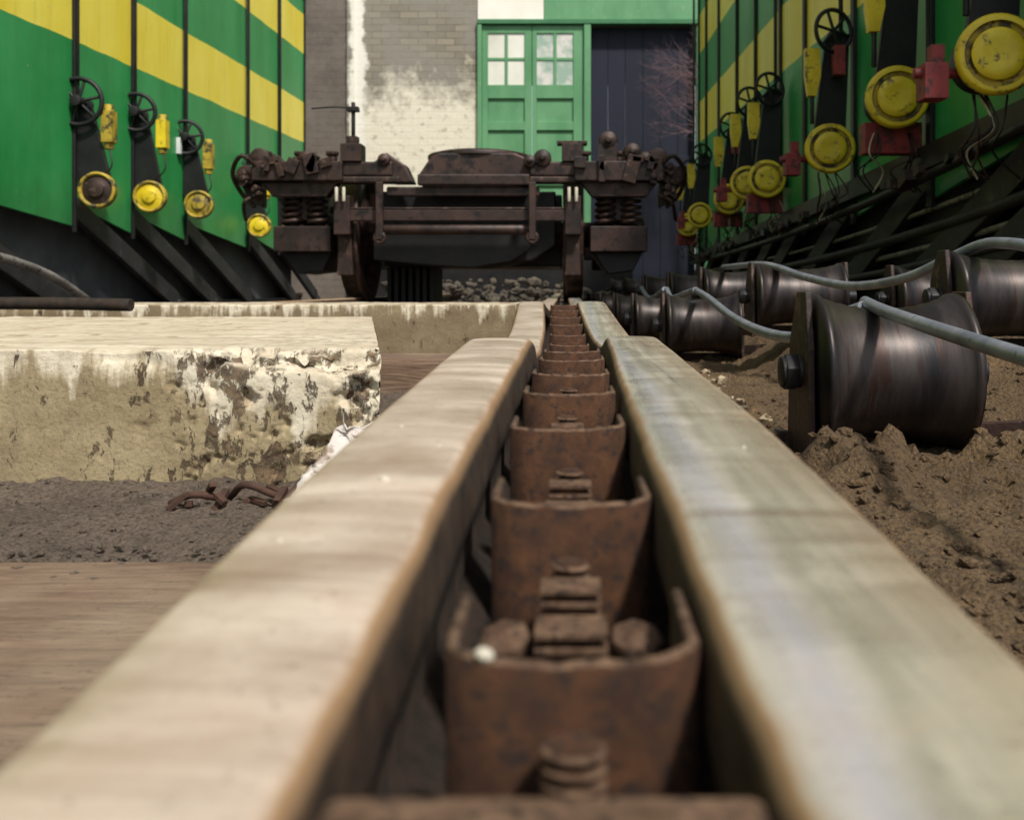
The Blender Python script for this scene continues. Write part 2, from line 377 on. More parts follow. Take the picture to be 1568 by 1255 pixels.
def rail(name,path,w,m,wob=1):
    hw=w/2; r=.010
    right=[]
    for a in range(0,91,15):
        t=math.radians(a); right.append((hw-r+r*math.sin(t),-r+r*math.cos(t)))
    crown=[(-hw*.5,.0006),(0,.0009),(hw*.5,.0006)]
    left=[(-x,z) for x,z in right[::-1]]
    head=left+crown+right; nh=len(head)
    prof=head+[(hw+.001,-.026),(hw+.001,-.034),(hw-.006,-.041),(.010,-.052),(.009,-.125),(.028,-.138),(.036,-.142),(.036,-.15),(-.036,-.15),(-.036,-.142),(-.028,-.138),(-.009,-.125),(-.010,-.052),(-hw+.006,-.041),(-hw-.001,-.034),(-hw-.001,-.026)]
    bm=bmesh.new(); rings=[]
    P=smooth_path(path)
    for y,x,h in P:
        dx=.0010*noise.noise(Vector((y*6,x*40,0)))*wob; dz=.0005*noise.noise(Vector((y*7,3+x*10,2)))*wob
        ring=[]
        for px,pz in prof:
            ring.append(bm.verts.new((x+px+dx+ .0006*noise.noise(Vector((y*38,px*60,1)))*wob,y,H-h+pz+dz)))
        rings.append(ring)
    n=len(prof)
    for a,c in zip(rings,rings[1:]):
        for i in range(n):
            j=(i+1)%n; f=bm.faces.new((a[i],a[j],c[j],c[i])); f.smooth=True
            if nh+1<=i<n-2: f.material_index=1
    bm.faces.new(rings[0]); bm.faces.new(rings[-1][::-1])
    bmesh.ops.recalc_face_normals(bm,faces=bm.faces)
    me=bpy.data.meshes.new(name); bm.to_mesh(me); bm.free(); me.materials.append(m); me.materials.append(UNDER)
    o=bpy.data.objects.new(name,me); S.collection.objects.link(o); return o
rail('check_rail',LP,.071,RAILL); rail('running_rail',RP,.078,RAILR)
for i,x in enumerate((-1.385,-3.75,-5.19,2.3,3.74)):
    rail('running_rail',[(3.7 if i==0 else -6,x,.066),(14.05 if i==0 else 30,x,.066)],.07,RUSTD if i else RAILL,0)

b_=B()
for i in range(18):
    y=3.75+i*.6; b_.box(-1.75,.30,y,y+.24,.003,.05,WOOD)
b_.done('railway_sleeper',bevel=.008)
b_=B()
for i in range(36):
    y=-6+i*.6; b_.box(-5.7,-3.2,y,y+.24,.003,.05,WOOD)
b_.done('railway_sleeper',bevel=.008)

# spacer brackets between the rails
def railz(y):
    return H-max(interp(LP,y)[1],interp(RP,y)[1])
def midx(y):
    return (interp(LP,y)[0]+.035+interp(RP,y)[0]-.039)/2
br=[.267,.427,.60,.745,.90,1.05,1.22,1.40,1.58,1.76,1.94,2.12,2.30,2.48,2.64]
hs={.267:.1010,.427:.0935,.60:.0855,.745:.080,.90:.079,1.05:.077}
for k,y in enumerate(br):
    zt=H-hs[y] if y in hs else railz(y)-.006
    cx={0:.0022,1:.0028}.get(k,midx(y)*.6+.003); hw=.0358+ .001*hsh(k,1); r=.019; th=.0038
    e=empty('rail_spacer_bracket')
    b_=B()
    def arc(rad,off):
        pts=[(cx-hw+off,y+.060)]
        for a in range(0,91,10):
            t=math.radians(a); pts.append((cx-hw+r-rad*math.cos(t),y+r-rad*math.sin(t)))
        for i in range(1,12): pts.append((cx-hw+r+(2*hw-2*r)*i/12,y+r-rad))
        for a in range(90,-1,-10):
            t=math.radians(a); pts.append((cx+hw-r+rad*math.cos(t),y+r-rad*math.sin(t)))
        pts.append((cx+hw-off,y+.060)); return pts
    out=arc(r,0); inn=arc(r-th,th)
    n=len(out)
    bm=b_.bm; k0=b_.mi(RUST); k1=b_.mi(RUSTRIM)
    zb=max(.006,zt-.12)
    def zz(i): return zt+.0010*noise.noise(Vector((out[i][0]*160,out[i][1]*90,k)))+.0006*noise.noise(Vector((out[i][0]*500,out[i][1]*300,k)))+ (.0014*abs(out[i][0]-cx)/hw)+.0012*hsh(k,3)*(out[i][0]-cx)/hw
    O1=[bm.verts.new((p[0],p[1],zb)) for p in out]; O2=[bm.verts.new((p[0],p[1],zz(i)-.0012)) for i,p in enumerate(out)]
    M1=[bm.verts.new(((p[0]*.75+q[0]*.25),(p[1]*.75+q[1]*.25),zz(i))) for i,(p,q) in enumerate(zip(out,inn))]
    M2=[bm.verts.new(((p[0]*.25+q[0]*.75),(p[1]*.25+q[1]*.75),zz(i))) for i,(p,q) in enumerate(zip(out,inn))]
    I2=[bm.verts.new((q[0],q[1],zz(i)-.0012)) for i,q in enumerate(inn)]; I1=[bm.verts.new((q[0],q[1],zb)) for q in inn]
    for A,C,kk in ((O1,O2,k0),(O2,M1,k1),(M1,M2,k1),(M2,I2,k1),(I2,I1,k0)):
        for i in range(n-1):
            f=bm.faces.new((A[i],A[i+1],C[i+1],C[i])); f.smooth=True; f.material_index=kk
    for i in (0,n-1): bm.faces.new((O1[i],O2[i],M1[i],M2[i],I2[i],I1[i]))
    b_.done('bent_plate',e)
    b_=B()
    def stud(px,py,top,rad,L,pitch=.0042):
        b_.lathe((px,py,top),(0,0,1),[(0,.0004),(rad*.75,0),(rad*.80,-.0008),(rad*.72,-.001),(rad*.72,-L-.02)],RUST,20)
        t=.0008
        while t<L:
            b_.lathe((px,py,top-t),(0.03,0.02,1),[(rad*.70,0),(rad*.97,-.0006),(rad,-.0013),(rad*.97,-.0020),(rad*.70,-.0025)],RUSTRIM,20,True); t+=pitch
    if k==0: stud(cx,y-.013,zt-.0145,.0088,.06,.0040)
    y2=y+.105
    stud(cx,y2+.028,zt-.0085,.0080,.05)
    for q in range(4): b_.box(cx-.0115,cx+.0115,y2+.001,y2+.018,zt-.0142-q*.0050,zt-.0122-q*.0050,RUSTRIM)
    b_.box(cx-.0095,cx+.0095,y2+.003,y2+.016,zt-.045,zt-.014,RUST)
    y3=y2-.020
    b_.box(cx-.0100,cx+.0100,y3-.007,y3+.007,zt-.075,zt-.019,RUST)
    for q in range(5): b_.box(cx-.0128,cx+.0128,y3-.0105,y3+.0105,zt-.0200-q*.0052,zt-.0178-q*.0052,RUSTRIM)
    for sx_ in (-1,1):
        b_.lathe((cx+sx_*.0240,y3+.006,zt-.0225),(0.1*sx_,-.35,1),[(0,0),(.007,0),(.0098,-.0020),(.0098,-.006),(.006,-.03),(0,-.03)],RUSTRIM,7)
    b_.box(cx-.034,cx+.034,y2-.04,y2+.03,zt-.090,zt-.078,RUST)
    b_.done('bolt_stack',e,bevel=.0005)
    if k in(0,):
        b_=B(); b_.lathe((cx-.024,y+.003,zt+.0018),(.3,0,1),[(0,.0016),(.0020,.0012),(.003,0),(.002,-.0015),(0,-.002)],PEB,10); b_.done('pebble')
b_=B(); b_.box(-.048,.040,.165,.2,H-.118,H-.1010,RUSTRIM); b_.box(-.048,.040,.12,.196,H-.2,H-.119,RUST)
o=b_.done('cross_tie_bar',bevel=.003)
for (x,y,s_) in ((-.078,.43,.0028),(-.09,.55,.0014),(-.063,.5,.0012),(-.1,.35,.0013),(.09,.5,.0014)):
    z=H-interp(LP if x<0 else RP,y)[1]+s_*.3
    b_=B(); b_.lathe((x,y,z),(.3,.2,1),[(0,s_*.6),(s_*.8,s_*.4),(s_,0),(s_*.6,-s_*.6),(0,-s_*.7)],PEB,7); b_.done('pebble')

# ------------------------------------------------------------------ concrete blocks left
def block(name,P,ztop,m,nx,ny,nz_,amp,chip,rag):
    """P: front-left, front-right, back-right, back-left in plan"""
    V=[];F=[];yf=P[0][1]; xr=P[1][0]
    def bil(u,v):
        a=Vector(P[0]).lerp(Vector(P[1]),u); c=Vector(P[3]).lerp(Vector(P[2]),u); return a.lerp(c,v)
    def warp(p,nrm):
        n=noise.fractal(p*9,.9,2,5); n2=noise.fractal(p*34+Vector((3,1,2)),.8,2,4)
        edge=math.exp(-(((p.y-yf)/.02)**2+((p.z-ztop)/.018)**2))
        right=sst(xr-.34,xr-.14,p.x)*rag
        c=chip*edge*max(0,.35+n*1.2)*(.4+right)
        pit=max(0,n2-.10)*.020*right*(1 if p.y<yf+.03 else 0)
        en=Vector((0,-1,1)).normalized() if edge>.02 else nrm
        q=p+nrm*(amp*.6*n*(1-edge)-pit)-en*c
        q.z=max(.001,q.z); return q
    def sheet(fn,nu,nv,nrm):
        o=len(V)
        for i in range(nu+1):
            for j in range(nv+1): V.append(warp(fn(i/nu,j/nv),nrm))
        for i in range(nu):
            for j in range(nv):
                a=o+i*(nv+1)+j; F.append((a,a+nv+1,a+nv+2,a+1))
    fr=lambda u,v:Vector((*bil(u,0),.002+(ztop-.002)*v))
    sheet(fr,nx,nz_,Vector((0,-1,0)))
    sheet(lambda u,v:Vector((*bil(u,v**1.5),ztop)),nx,ny,Vector((0,0,1)))
    sheet(lambda u,v:Vector((*bil(1,u**1.5),.002+(ztop-.002)*v)),ny,nz_//2,Vector((1,0,0)))
    sheet(lambda u,v:Vector((*bil(1-u,1),.002+(ztop-.002)*v)),20,4,Vector((0,1,0)))
    sheet(lambda u,v:Vector((*bil(0,1-u),.002+(ztop-.002)*v)),20,4,Vector((-1,0,0)))
    me=bpy.data.meshes.new(name); me.from_pydata([tuple(v) for v in V],[],F)
    bm=bmesh.new(); bm.from_mesh(me); bmesh.ops.remove_doubles(bm,verts=bm.verts,dist=.0004)
    for f in bm.faces: f.smooth=True
    bm.to_mesh(me); bm.free(); me.materials.append(m)
    o=bpy.data.objects.new(name,me); S.collection.objects.link(o)
block('concrete_block',[(-1.25,1.19),(-.222,1.19),(-.485,2.50),(-1.9,2.50)],.197,CONC,320,120,80,.0035,.022,1)
block('concrete_beam',[(-4.2,3.0),(-.150,3.0),(-.150,3.45),(-4.2,3.45)],H-.05,CONC2,300,30,40,.004,.010,0)
b_=B(); b_.box(-.62,-.14,2.2,2.42,.003,H-.158,WOOD); b_.done('timber_baulk',bevel=.01)
b_=B(); b_.tube([(-2.6,2.86,.222),(-1.9,2.84,.226),(-1.5,2.83,.226),(-1.22,2.80,.222)],.018,UNDER,10); b_.done('rusty_pipe')
b_=B()
for i in range(2): b_.box(-1.6,-.135,.02+i*.44,.02+i*.44+.436,.003,.022+.003*i,WOOD)
b_.done('timber_decking',bevel=.006)
def dust(x,y):
    e=.08*noise.fractal(Vector((x*6,9,3)),.9,2,5)
    k=sst(.86+e,.97+e,y)
    z=.004+k*(.024+.009*noise.fractal(Vector((x*16,y*16,3)),.8,2,6))+.012*sst(1.13,1.19,y)
    return z
grid('gravel_strip',-1.7,-.135,.74,2.2,280,260,dust,DUST)
# plastic sheet caught against the rail
N=40;V=[];F=[]
for i in range(N+1):
    for j in range(N+1):
        u=i/N;v=j/N
        fx=noise.fractal(Vector((u*4,v*4,1)),.8,2,4); fz=noise.fractal(Vector((u*5,v*5,8)),.8,2,4)
        V.append((-.300+.050*v+.15*u+.008*fx, 1.05+.07*v+.015*fz, .040+.078*v-.012*u+.008*fz))
for i in range(N):
    for j in range(N):
        a=i*(N+1)+j; F.append((a,a+N+1,a+N+2,a+1))
me=bpy.data.meshes.new('plastic_sheet'); me.from_pydata(V,[],F); me.materials.append(RAG)
me.polygons.foreach_set('use_smooth',[True]*len(F))
o=bpy.data.objects.new('crumpled_plastic_sheet',me); S.collection.objects.link(o)
md=o.modifiers.new('s','SOLIDIFY'); md.thickness=.002
# scrap
b_=B()
for k in range(14):
    x=-.42+.013*k+random.uniform(-.01,.01); y=1.10+random.uniform(-.02,.02)
    R=Matrix.Rotation(random.uniform(-1.4,1.4),3,'Z')@Matrix.Rotation(random.uniform(-.8,.8),3,'Y')
    l=random.uniform(.006,.018); z=.030+random.random()*.018
    b_.box(x-l,x+l,y-.004,y+.004,z-.003,z+.003,SCRAP,R)
b_.tube([(-.44,1.11,.03),(-.41,1.1,.042),(-.38,1.12,.034),(-.35,1.09,.055),(-.31,1.1,.04),(-.29,1.12,.06)],.004,SCRAP)
b_.done('rusty_scrap',bevel=.001)

tb=bmesh.new(); bmesh.ops.create_icosphere(tb,subdivisions=1,radius=1); tb.verts.ensure_lookup_table()
IV=[v.co.copy() for v in tb.verts]; IF=[tuple(v.index for v in f.verts) for f in tb.faces]; tb.free()
def rubble(name,n,fpos,smin,smax,m,pw=2.5):
    V=[];F=[]
    for k in range(n):
        x,y,z=fpos(); s=smin+(smax-smin)*random.random()**pw
        sx_,sy_,sz_=random.uniform(.6,1.4),random.uniform(.6,1.3),random.uniform(.35,.8); o=len(V)
        for c in IV:
            q=s*(1+.5*noise.noise(c*1.3+Vector((k,k*.3,0))))
            V.append((x+c.x*sx_*q,y+c.y*sy_*q,z+c.z*sz_*q))
        F+=[(a+o,b2+o,c2+o) for a,b2,c2 in IF]
    me=bpy.data.meshes.new(name); me.from_pydata(V,[],F); me.materials.append(m)
    o=bpy.data.objects.new(name,me); S.collection.objects.link(o)
def p1():
    y=random.uniform(1.6,2.9); x=random.uniform(.16,.40); return x,y,dirt(x,y)+.001
rubble('stone_rubble',260,p1,.004,.022,PALE)
def p2():
    y=.3+2.7*random.random()**1.5; x=random.uniform(.14,.4+.5*y); return x,y,dirt(x,y)
rubble('dirt_clods',14000,p2,.0008,.011,SOIL,5)
def p3():
    y=random.uniform(.84,1.19); x=random.uniform(-.9,-.14); return x,y,dust(x,y) if y>.95 else max(dust(x,y),.024)
rubble('gravel_chips',1800,p3,.0008,.006,DUST,4)
def p4():
    y=random.uniform(3.6,13.5); x=random.uniform(-3,.5); return x,y,.005
rubble('ballast_stones',2500,p4,.02,.06,GRAV)

# ------------------------------------------------------------------ cable rollers
def roller(x,y,z,r,w,plate=1):
    e=empty('cable_roller'); hw=w/2
    b_=B()
    pr=[(0,-hw),(r,-hw),(r,-hw+.008),(r*.97,-hw+.012)]
    nseg=18
    for i in range(nseg+1):
        t=-hw+.016+(w-.032)*i/nseg
        k=abs(2*i/nseg-1)
        rr=r*(.80+.14*k**2.2)+(r*.012 if i%2 else 0)
        pr.append((rr,t))
    pr+=[(r*.97,hw-.012),(r,hw-.008),(r,hw),(0,hw)]
    b_.lathe((x,y,z),(1,0,0),pr,STEEL,56)
    b_.done('grooved_drum',e)
    b_=B(); b_.cyl((x-hw-.045,y,z),(x+hw+.045,y,z),r*.2,BLACK)
    b_.lathe((x-hw-.04,y,z),(1,0,0),[(0,0),(r*.24,0),(r*.24,.02),(0,.02)],BLACK,6)
    b_.done('axle',e,bevel=.002)
    b_=B()
    g=max(.0,z-r-.02)
    for s_ in (-1,1):
        xx=x+s_*(hw+.010)
        b_.prism([(y-r*.5,g),(y+r*.75,g),(y+r*.6,z+r*.35),(y+r*.2,z+r*1.02),(y-r*.25,z+r*1.02),(y-r*.42,z+r*.3)],'x',xx-.005,xx+.005,RUSTD)
    b_.bar((x+hw+.01,y-.02,z-r*.75),(x+hw+.2,y-.12,z-r*.55),.012,.03,RUSTD)
    b_.box(x-hw-.03,x+hw+.06,y+r*.62,y+r*.8,max(.01,g),max(.01,g)+.03,RUSTD)
    b_.done('side_plate',e,bevel=.002)
for x,y,z,r,w in ((.484,1.52,.142,.120,.220),(.475,3.46,.140,.112,.25),(.43,4.35,.135,.11,.25),(.38,5.2,.135,.11,.23),(.34,6.2,.135,.11,.22),(.31,7.3,.135,.11,.22),(.29,8.6,.135,.11,.22),(.28,10.,.135,.11,.22),
    (.875,1.95,.250,.092,.25),(.70,3.0,.245,.10,.26),(.665,3.9,.25,.1,.25),(.64,4.9,.25,.1,.25),(.60,6.0,.25,.1,.24),(.56,7.4,.25,.1,.24),(.54,9.,.25,.1,.24),(1.0,2.7,.24,.09,.22)):
    roller(x,y,z,r,w)
for pts,r in (([(.47,1.56,H-.022),(.458,1.42,H-.034),(.455,1.2,H-.052),(.46,1.0,H-.069),(.475,.8,H-.088),(.51,.55,H-.10)],.0095),
    ([(.455,3.44,H-.010),(.445,3.1,H-.03),(.43,2.55,H-.075),(.425,2.1,H-.095),(.43,1.8,H-.088),(.44,1.62,H-.05),(.46,1.53,H-.030)],.011),
    ([(.62,3.9,H+.08),(.62,3.2,H+.075),(.63,2.95,H+.06),(.65,2.7,H+.03),(.69,2.4,H+.005),(.73,2.15,H+.02),(.77,2.02,H+.055),(.80,1.92,H+.082),(.79,1.78,H+.08),(.80,1.6,H+.06),(.86,1.3,H+.03)],.0105),
    ([(.45,4.4,H-.005),(.44,4.1,H-.04),(.45,3.7,H-.02),(.455,3.46,H-.007)],.011),
    ([(.40,5.2,H-.0),(.41,4.8,H-.05),(.44,4.4,H-.005)],.011),):
    b_=B(); b_.tube(pts,r,PIPE,12,smooth=10); b_.done('steel_cable')

# ------------------------------------------------------------------ hopper wagons
def wagon(side):
    e=empty('hopper_wagon')
    xf=-3.1 if side<0 else 1.6
    out=-side
    yend=11.85; ystart=-2.2 if side<0 else 2.62
    if side<0: posts=[-1.2,0,1.1,2.25,3.35,4.5,6.27,7.12,8.12,9.72,10.75]
    else: posts=[3.25,4.33,5.48,6.6,7.35,8.3,9.2,10.3,11.2]
    ys=[ystart]+posts+[yend]
    b_=B()
    for a,c in zip(ys,ys[1:]):
        zb0,zb1=(.80,.66)
        x0,x1=sorted((xf,xf-out*.02))
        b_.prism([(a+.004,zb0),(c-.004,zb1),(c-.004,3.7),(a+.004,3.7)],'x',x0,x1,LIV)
    b_.done('side_panels',e,bevel=.002)
    b_=B()
    x0,x1=sorted((xf-out*.03,xf-out*2.9))
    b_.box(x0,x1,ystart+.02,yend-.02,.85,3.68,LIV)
    b_.box(x0-.05,x1+.05,ystart-.05,yend+.03,3.705,3.80,BLACK)
    b_.done('hopper_body',e)
    b_=B()
    x0,x1=sorted((xf-out*.13,xf-out*2.7))
    b_.box(x0,x1,ystart,yend-.1,.06,.84,DGREY)
    b_.done('underframe_box',e)
    b_=B()
    for p in posts+[yend-.03]:
        a,c=sorted((xf,xf+out*.022)); hwp=.014 if side<0 else .03
        b_.box(a,c,p-hwp,p+hwp,.62,3.69,BLACK)
    for a in ys[:-1]:
        for q,(dy,w,h,mm) in enumerate(((0.0,.05,.13,BEAM),(.17,.02,.022,MGREY),(.30,.05,.05,BEAM),(.44,.02,.016,MGREY),(.60,.04,.10,BEAM))):
            if a+dy>yend-.5: continue
            X=xf+out*(-.02-.02*q)
            b_.bar((X,a+dy+.02,.79-.03*q),(X,a+dy+1.70,.17-.03*q),w,h,mm)
    b_.done('chute_beams',e,bevel=.004)
    b_=B()
    if side>0:
        for dz,dx,r,mm in ((0,.10,.022,BLACK),(-.10,-.02,.012,MGREY),(-.19,.0,.024,BEAM),(-.26,-.03,.014,MGREY),(-.34,.0,.02,BEAM)):
            b_.tube([(xf-dx,2.0,.92+dz),(xf-dx,4,.74+dz),(xf-dx,7,.62+dz),(xf-dx,11.8,.56+dz)],r,mm,8)
        b_.bar((xf-.04,2.62,.875),(xf-.04,11.8,.62),.05,.10,BLACK)
        for k in range(44):
            y=random.uniform(3.0,11); s_=random.uniform(.02,.05)
            b_.box(xf-.17,xf-.17+s_,y-s_,y+s_,.76-(y-4)*.02-s_,.76-(y-4)*.02,random.choice((RUSTD,BLACK,RUSTD)),Matrix.Rotation(random.uniform(-.5,.5),3,'X'))
    else:
        b_.tube([(xf+.12,3,.62),(xf+.12,5.35,.42),(xf+.12,6.2,.20)],.025,MGREY,10)
        b_.bar((xf-.05,-2,.10),(xf-.05,11.8,.10),.05,.12,BLACK)
    b_.done('brake_pipes',e)
    b_=B()
    xs=(-3.75,-5.19) if side<0 else (2.3,3.74)
    for yy in ((-1,1.2,8.4,10.6) if side<0 else (3.4,5.2,9.0,10.8)):
        for xx in xs: b_.lathe((xx,yy,.62),(1,0,0),[(0,-.07),(.40,-.07),(.42,-.05),(.42,.04),(.45,.05),(.45,.07),(0,.07)],RUSTD,32)
        b_.cyl((xs[0],yy,.62),(xs[1],yy,.62),.08,RUSTD)
    b_.done('wheelsets',e)
    if side<0:
        gear=[(1.9,0,1.44,.55,.1),(3.1,0,1.44,.55,.1),(4.2,0,1.44,.55,.1),(6.24,1,1.437,.553,.11),(7.08,2,1.52,.60,.09),(8.0,3,1.48,.54,.10),(9.58,2,1.414,.544,.10),(10.7,2,1.42,.55,.1)]
        for i,(yy,kind,zw,dd_,dxx) in enumerate(gear):
            b_=B(); X=xf+.05
            b_.cyl((X-.012,yy+.02,zw),(X-.012,yy+.02,3.66),.010,BLACK,8)
            R=.145 if kind<2 else .130
            b_.torus((X,yy,zw),(0.05+.10*(i%3),-1,0),R,.015,BLACK)
            for a in range(3):
                t=math.pi*a/3+.4+i; d=Vector((math.cos(t),.15*math.cos(t),math.sin(t)))*(R-.003)
                b_.cyl(Vector((X,yy,zw))-d,Vector((X,yy,zw))+d,.010,BLACK,8)
            b_.cyl((X,yy-.05,zw),(X,yy+.14,zw),.035,BLACK,14)
            zd=zw-dd_
            b_.prism([(X-.03,zw),(X+.05,zw),(X+dxx+.085,zd),(X+dxx+.03,zd-.10),(X+dxx-.08,zd-.05),(X-.04,zw-.45)],'y',yy+.05,yy+.085,BLACK)
            b_.lathe((X+dxx,yy+.05,zd),(.1,-1,0),[(.110,0),(.114,.01),(.114,.06),(.102,.066),(.094,.06),(.090,.045)],YELD,32)
            b_.lathe((X+dxx,yy+.05,zd),(.1,-1,0),[(.091,.046),(.08,.05),(.05,.055),(.045,.07),(0,.07)],RUSTD if kind==1 else (YEL if i%2==0 else YELD),32)
            b_.box(X+.13,X+.20,yy+.02,yy+.10,zw-.25,zw-.05,YELD if i%2 else YEL)
            b_.cyl((X+.165,yy+.06,zw-.29),(X+.165,yy+.06,zw-.01),.03,YELD,12)
            b_.tube([(X+.17,yy+.05,zw-.27),(X+.2,yy+.02,zw-.4),(X+.12,yy+.03,zw-.48)],.006,BLACK,6)
            if kind==3: b_.box(X-.13,X-.02,yy-.06,yy-.02,zw-.14,zw-.01,WHITE)
            b_.done('discharge_gear_%d'%(i+1),e,bevel=.003)
    else:
        ys_=[3.30,4.30,5.39,7.08,7.84,8.7,10.6,11.6]
        for i0,yy in enumerate(ys_):
            i=i0+2
            b_=B(); X=xf-.16; zd=1.045+{3:.05,6:.05,4:-.02,9:-.04}.get(i,0); R=.130
            ax=(-.12+.12*hsh(i,5),-1,.08*hsh(i,9))
            b_.lathe((X,yy+.03,zd),ax,[(0,-.0),(R,0),(R+.005,.010),(R+.005,.034),(R-.004,.046),(R-.020,.046)],YEL,44)
            b_.lathe((X,yy+.03,zd),ax,[(R-.020,.046),(R-.025,.030),(R-.038,.030),(R-.043,.044)],YELD,44)
            b_.lathe((X,yy+.03,zd),ax,[(R-.043,.044),(R-.052,.052),(.05,.050),(.02,.046),(0,.046)],YEL,44)
            b_.cyl((X,yy+.03,zd),(X,yy+.17,zd),R*.8,BLACK,24)
            b_.cyl((X,yy+.12,zd),(xf+.02,yy+.12,zd),.05,BLACK,16)
            b_.prism([(X-.085,zd-.02),(X+.10,zd-.02),(X+.125,zd+.62),(X+.095,zd+.66),(X+.02,zd+.66),(X-.005,zd+.62)],'y',yy+.085,yy+.12,BLACK)
            zw=zd+.64; xw=X+.02
            b_.torus((xw,yy+.02,zw),(.4,-1,0),.115,.012,BLACK)
            for a in range(3):
                t=math.pi*a/3+i; d=Vector((math.cos(t),.4*math.cos(t),math.sin(t)))*.112
                b_.cyl(Vector((xw,yy+.02,zw))-d,Vector((xw,yy+.02,zw))+d,.009,BLACK,8)
            b_.cyl((xw+.05,yy+.06,zw),(xw+.05,yy+.06,3.66),.013,BLACK,8)
            if i%2: b_.box(X-.125,X+.125,yy+.06,yy+.16,zd-.235,zd-.10,RED)
            else:
                b_.box(X-.235,X-.155,yy+.03,yy+.12,zd-.14,zd-.02,RED); b_.box(X-.205,X-.16,yy+.05,yy+.1,zd-.02,zd+.045,RED)
                b_.cyl((X-.26,yy+.07,zd-.05),(X-.10,yy+.07,zd-.05),.018,RED,10)
            if i%3==1: b_.box(X+.02,X+.08,yy+.0,yy+.07,zd+.40,zd+.56,RED)
            b_.prism([(X-.13,zd+.55),(X-.05,zd+.55),(X-.045,zd+.40),(X-.07,zd+.29),(X-.115,zd+.29),(X-.13,zd+.40)],'y',yy+.03,yy+.075,YEL)
            b_.cyl((X-.09,yy+.05,zd+.14),(X-.09,yy+.05,zd+.32),.012,BLACK,8)
            for q in range(7):
                s_=random.uniform(-.08,.10)
                b_.tube([(X+s_,yy+.08,zd-.12),(X+s_+random.uniform(-.05,.05),yy+.02,zd-.24),(X+s_+random.uniform(-.1,.1),yy+.1,zd-.31),(X+s_*1.5+.04,yy+.14,zd-.40)],.0045,WIRE if q==0 else (RUSTD if q%2 else BLACK),6)
            b_.done('discharge_gear_%d'%(i0+1),e,bevel=.003)
    return e
wagon(-1); wagon(1)

# ------------------------------------------------------------------ freestanding bogie
e=empty('railway_bogie'); CX=-.66
def wheel(b_,x,y,s_):
    pr=[(0,-.03),(.12,-.06),(.14,-.03),(.34,-.02),(.36,-.055),(.42,-.06),(.425,.035),(.452,.045),(.452,.068),(.36,.07),(.34,.02),(.14,.03),(.12,.07),(0,.07)]
    b_.lathe((x,y,.626),(s_,0,0),pr,RUSTD,48)
b_=B()
for yy in (6.70,8.5):
    wheel(b_,.057,yy,-1); wheel(b_,-1.377,yy,1)
    b_.cyl((-1.75,yy,.626),(.43,yy,.626),.085,RUSTD,24)
b_.done('wheelsets',e)
b_=B()
for sx_ in (-1,1):
    X=CX+sx_*1.0
    b_.prism([(6.35,.70),(6.35,.95),(6.75,1.02),(7.2,1.06),(8.0,1.06),(8.45,1.02),(8.85,.95),(8.85,.70),(8.6,.62),(8.4,.82),(7.95,.88),(7.85,.45),(7.35,.45),(7.25,.88),(6.8,.82),(6.6,.62)],'x',X-.06,X+.06,BOGIE)
    for yy in (6.70,8.5):
        b_.box(X-.18,X+.18,yy-.42,yy-.2,.50,.66,BOGIE)
        b_.box(X-.11,X+.11,yy-.20,yy+.2,.42,.76,BLACK)
        b_.lathe((X+sx_*.09,yy,.626),(sx_,0,0),[(0,0),(.13,0),(.13,.08),(.10,.1),(0,.1)],BOGIE,24)
    b_.prism([(X-.16,.50),(X+.16,.50),(X+.10,.38),(X-.06,.36)],'y',6.4,6.9,BLACK)
    b_.box(X-.28,X+.28,6.16,6.34,.935,1.055,BOGIE)
    b_.prism([(X-.24,.93),(X-.17,.84),(X+.17,.84),(X+.24,.93)],'y',6.22,6.33,BOGIE)
    b_.box(X-.10,X+.10,6.42,6.6,.64,.95,BLACK)
    for dx in (-.22,.0,.2):
        b_.cyl((X+dx,6.25,1.05),(X+dx,6.25,1.10),.03,BOGIE,10)
        b_.cyl((X+dx,6.25,1.10),(X+dx,6.25,1.125),.045,RUSTD,6)
    b_.prism([(X+sx_*.26,1.04),(X+sx_*.34,1.02),(X+sx_*.41,1.0),(X+sx_*.43,.95),(X+sx_*.38,.90),(X+sx_*.33,.82),(X+sx_*.26,.78)],'y',6.3,6.42,BOGIE)
    b_.cyl((X+sx_*.33,6.2,.97),(X+sx_*.33,6.5,.97),.065,RUSTD,20)
    b_.cyl((X+sx_*.24,6.18,1.08),(X+sx_*.24,6.55,1.08),.06,BOGIE,20)
    b_.tube([(X+sx_*.24,6.2,1.0),(X+sx_*.32,6.1,1.08),(X+sx_*.41,6.2,.98),(X+sx_*.38,6.3,.86),(X+sx_*.30,6.3,.78)],.014,RUSTD,8)
    b_.tube([(X+sx_*.24,6.2,.85),(X+sx_*.32,6.15,.80),(X+sx_*.36,6.3,.70)],.012,RUSTD,8)
    for k in range(5):
        a=X+sx_*random.uniform(.2,.36); z=random.uniform(.84,1.0); l=random.uniform(.012,.03)
        b_.box(a-l,a+l,6.14,6.3,z-l*.6,z+l*.6,random.choice((RUSTD,BOGIE)),Matrix.Rotation(random.uniform(-.8,.8),3,'Y'))
        b_.cyl((a,6.12,z+.03),(a,6.3,z+.03),l*.9,RUSTD,6)
b_.done('side_frames',e,bevel=.006)
b_=B()
for sx_ in (-1,1):
    for dx in (-.08,.08):
        pts=[]
        for k in range(0,5*12+1):
            a=k*2*math.pi/12; pts.append((CX+sx_*1.0+dx+.058*math.cos(a),6.36+.058*math.sin(a),.665+.20*k/60))
        b_.tube(pts,.014,RUSTD,7,smooth=0)
b_.done('coil_springs',e)
b_=B()
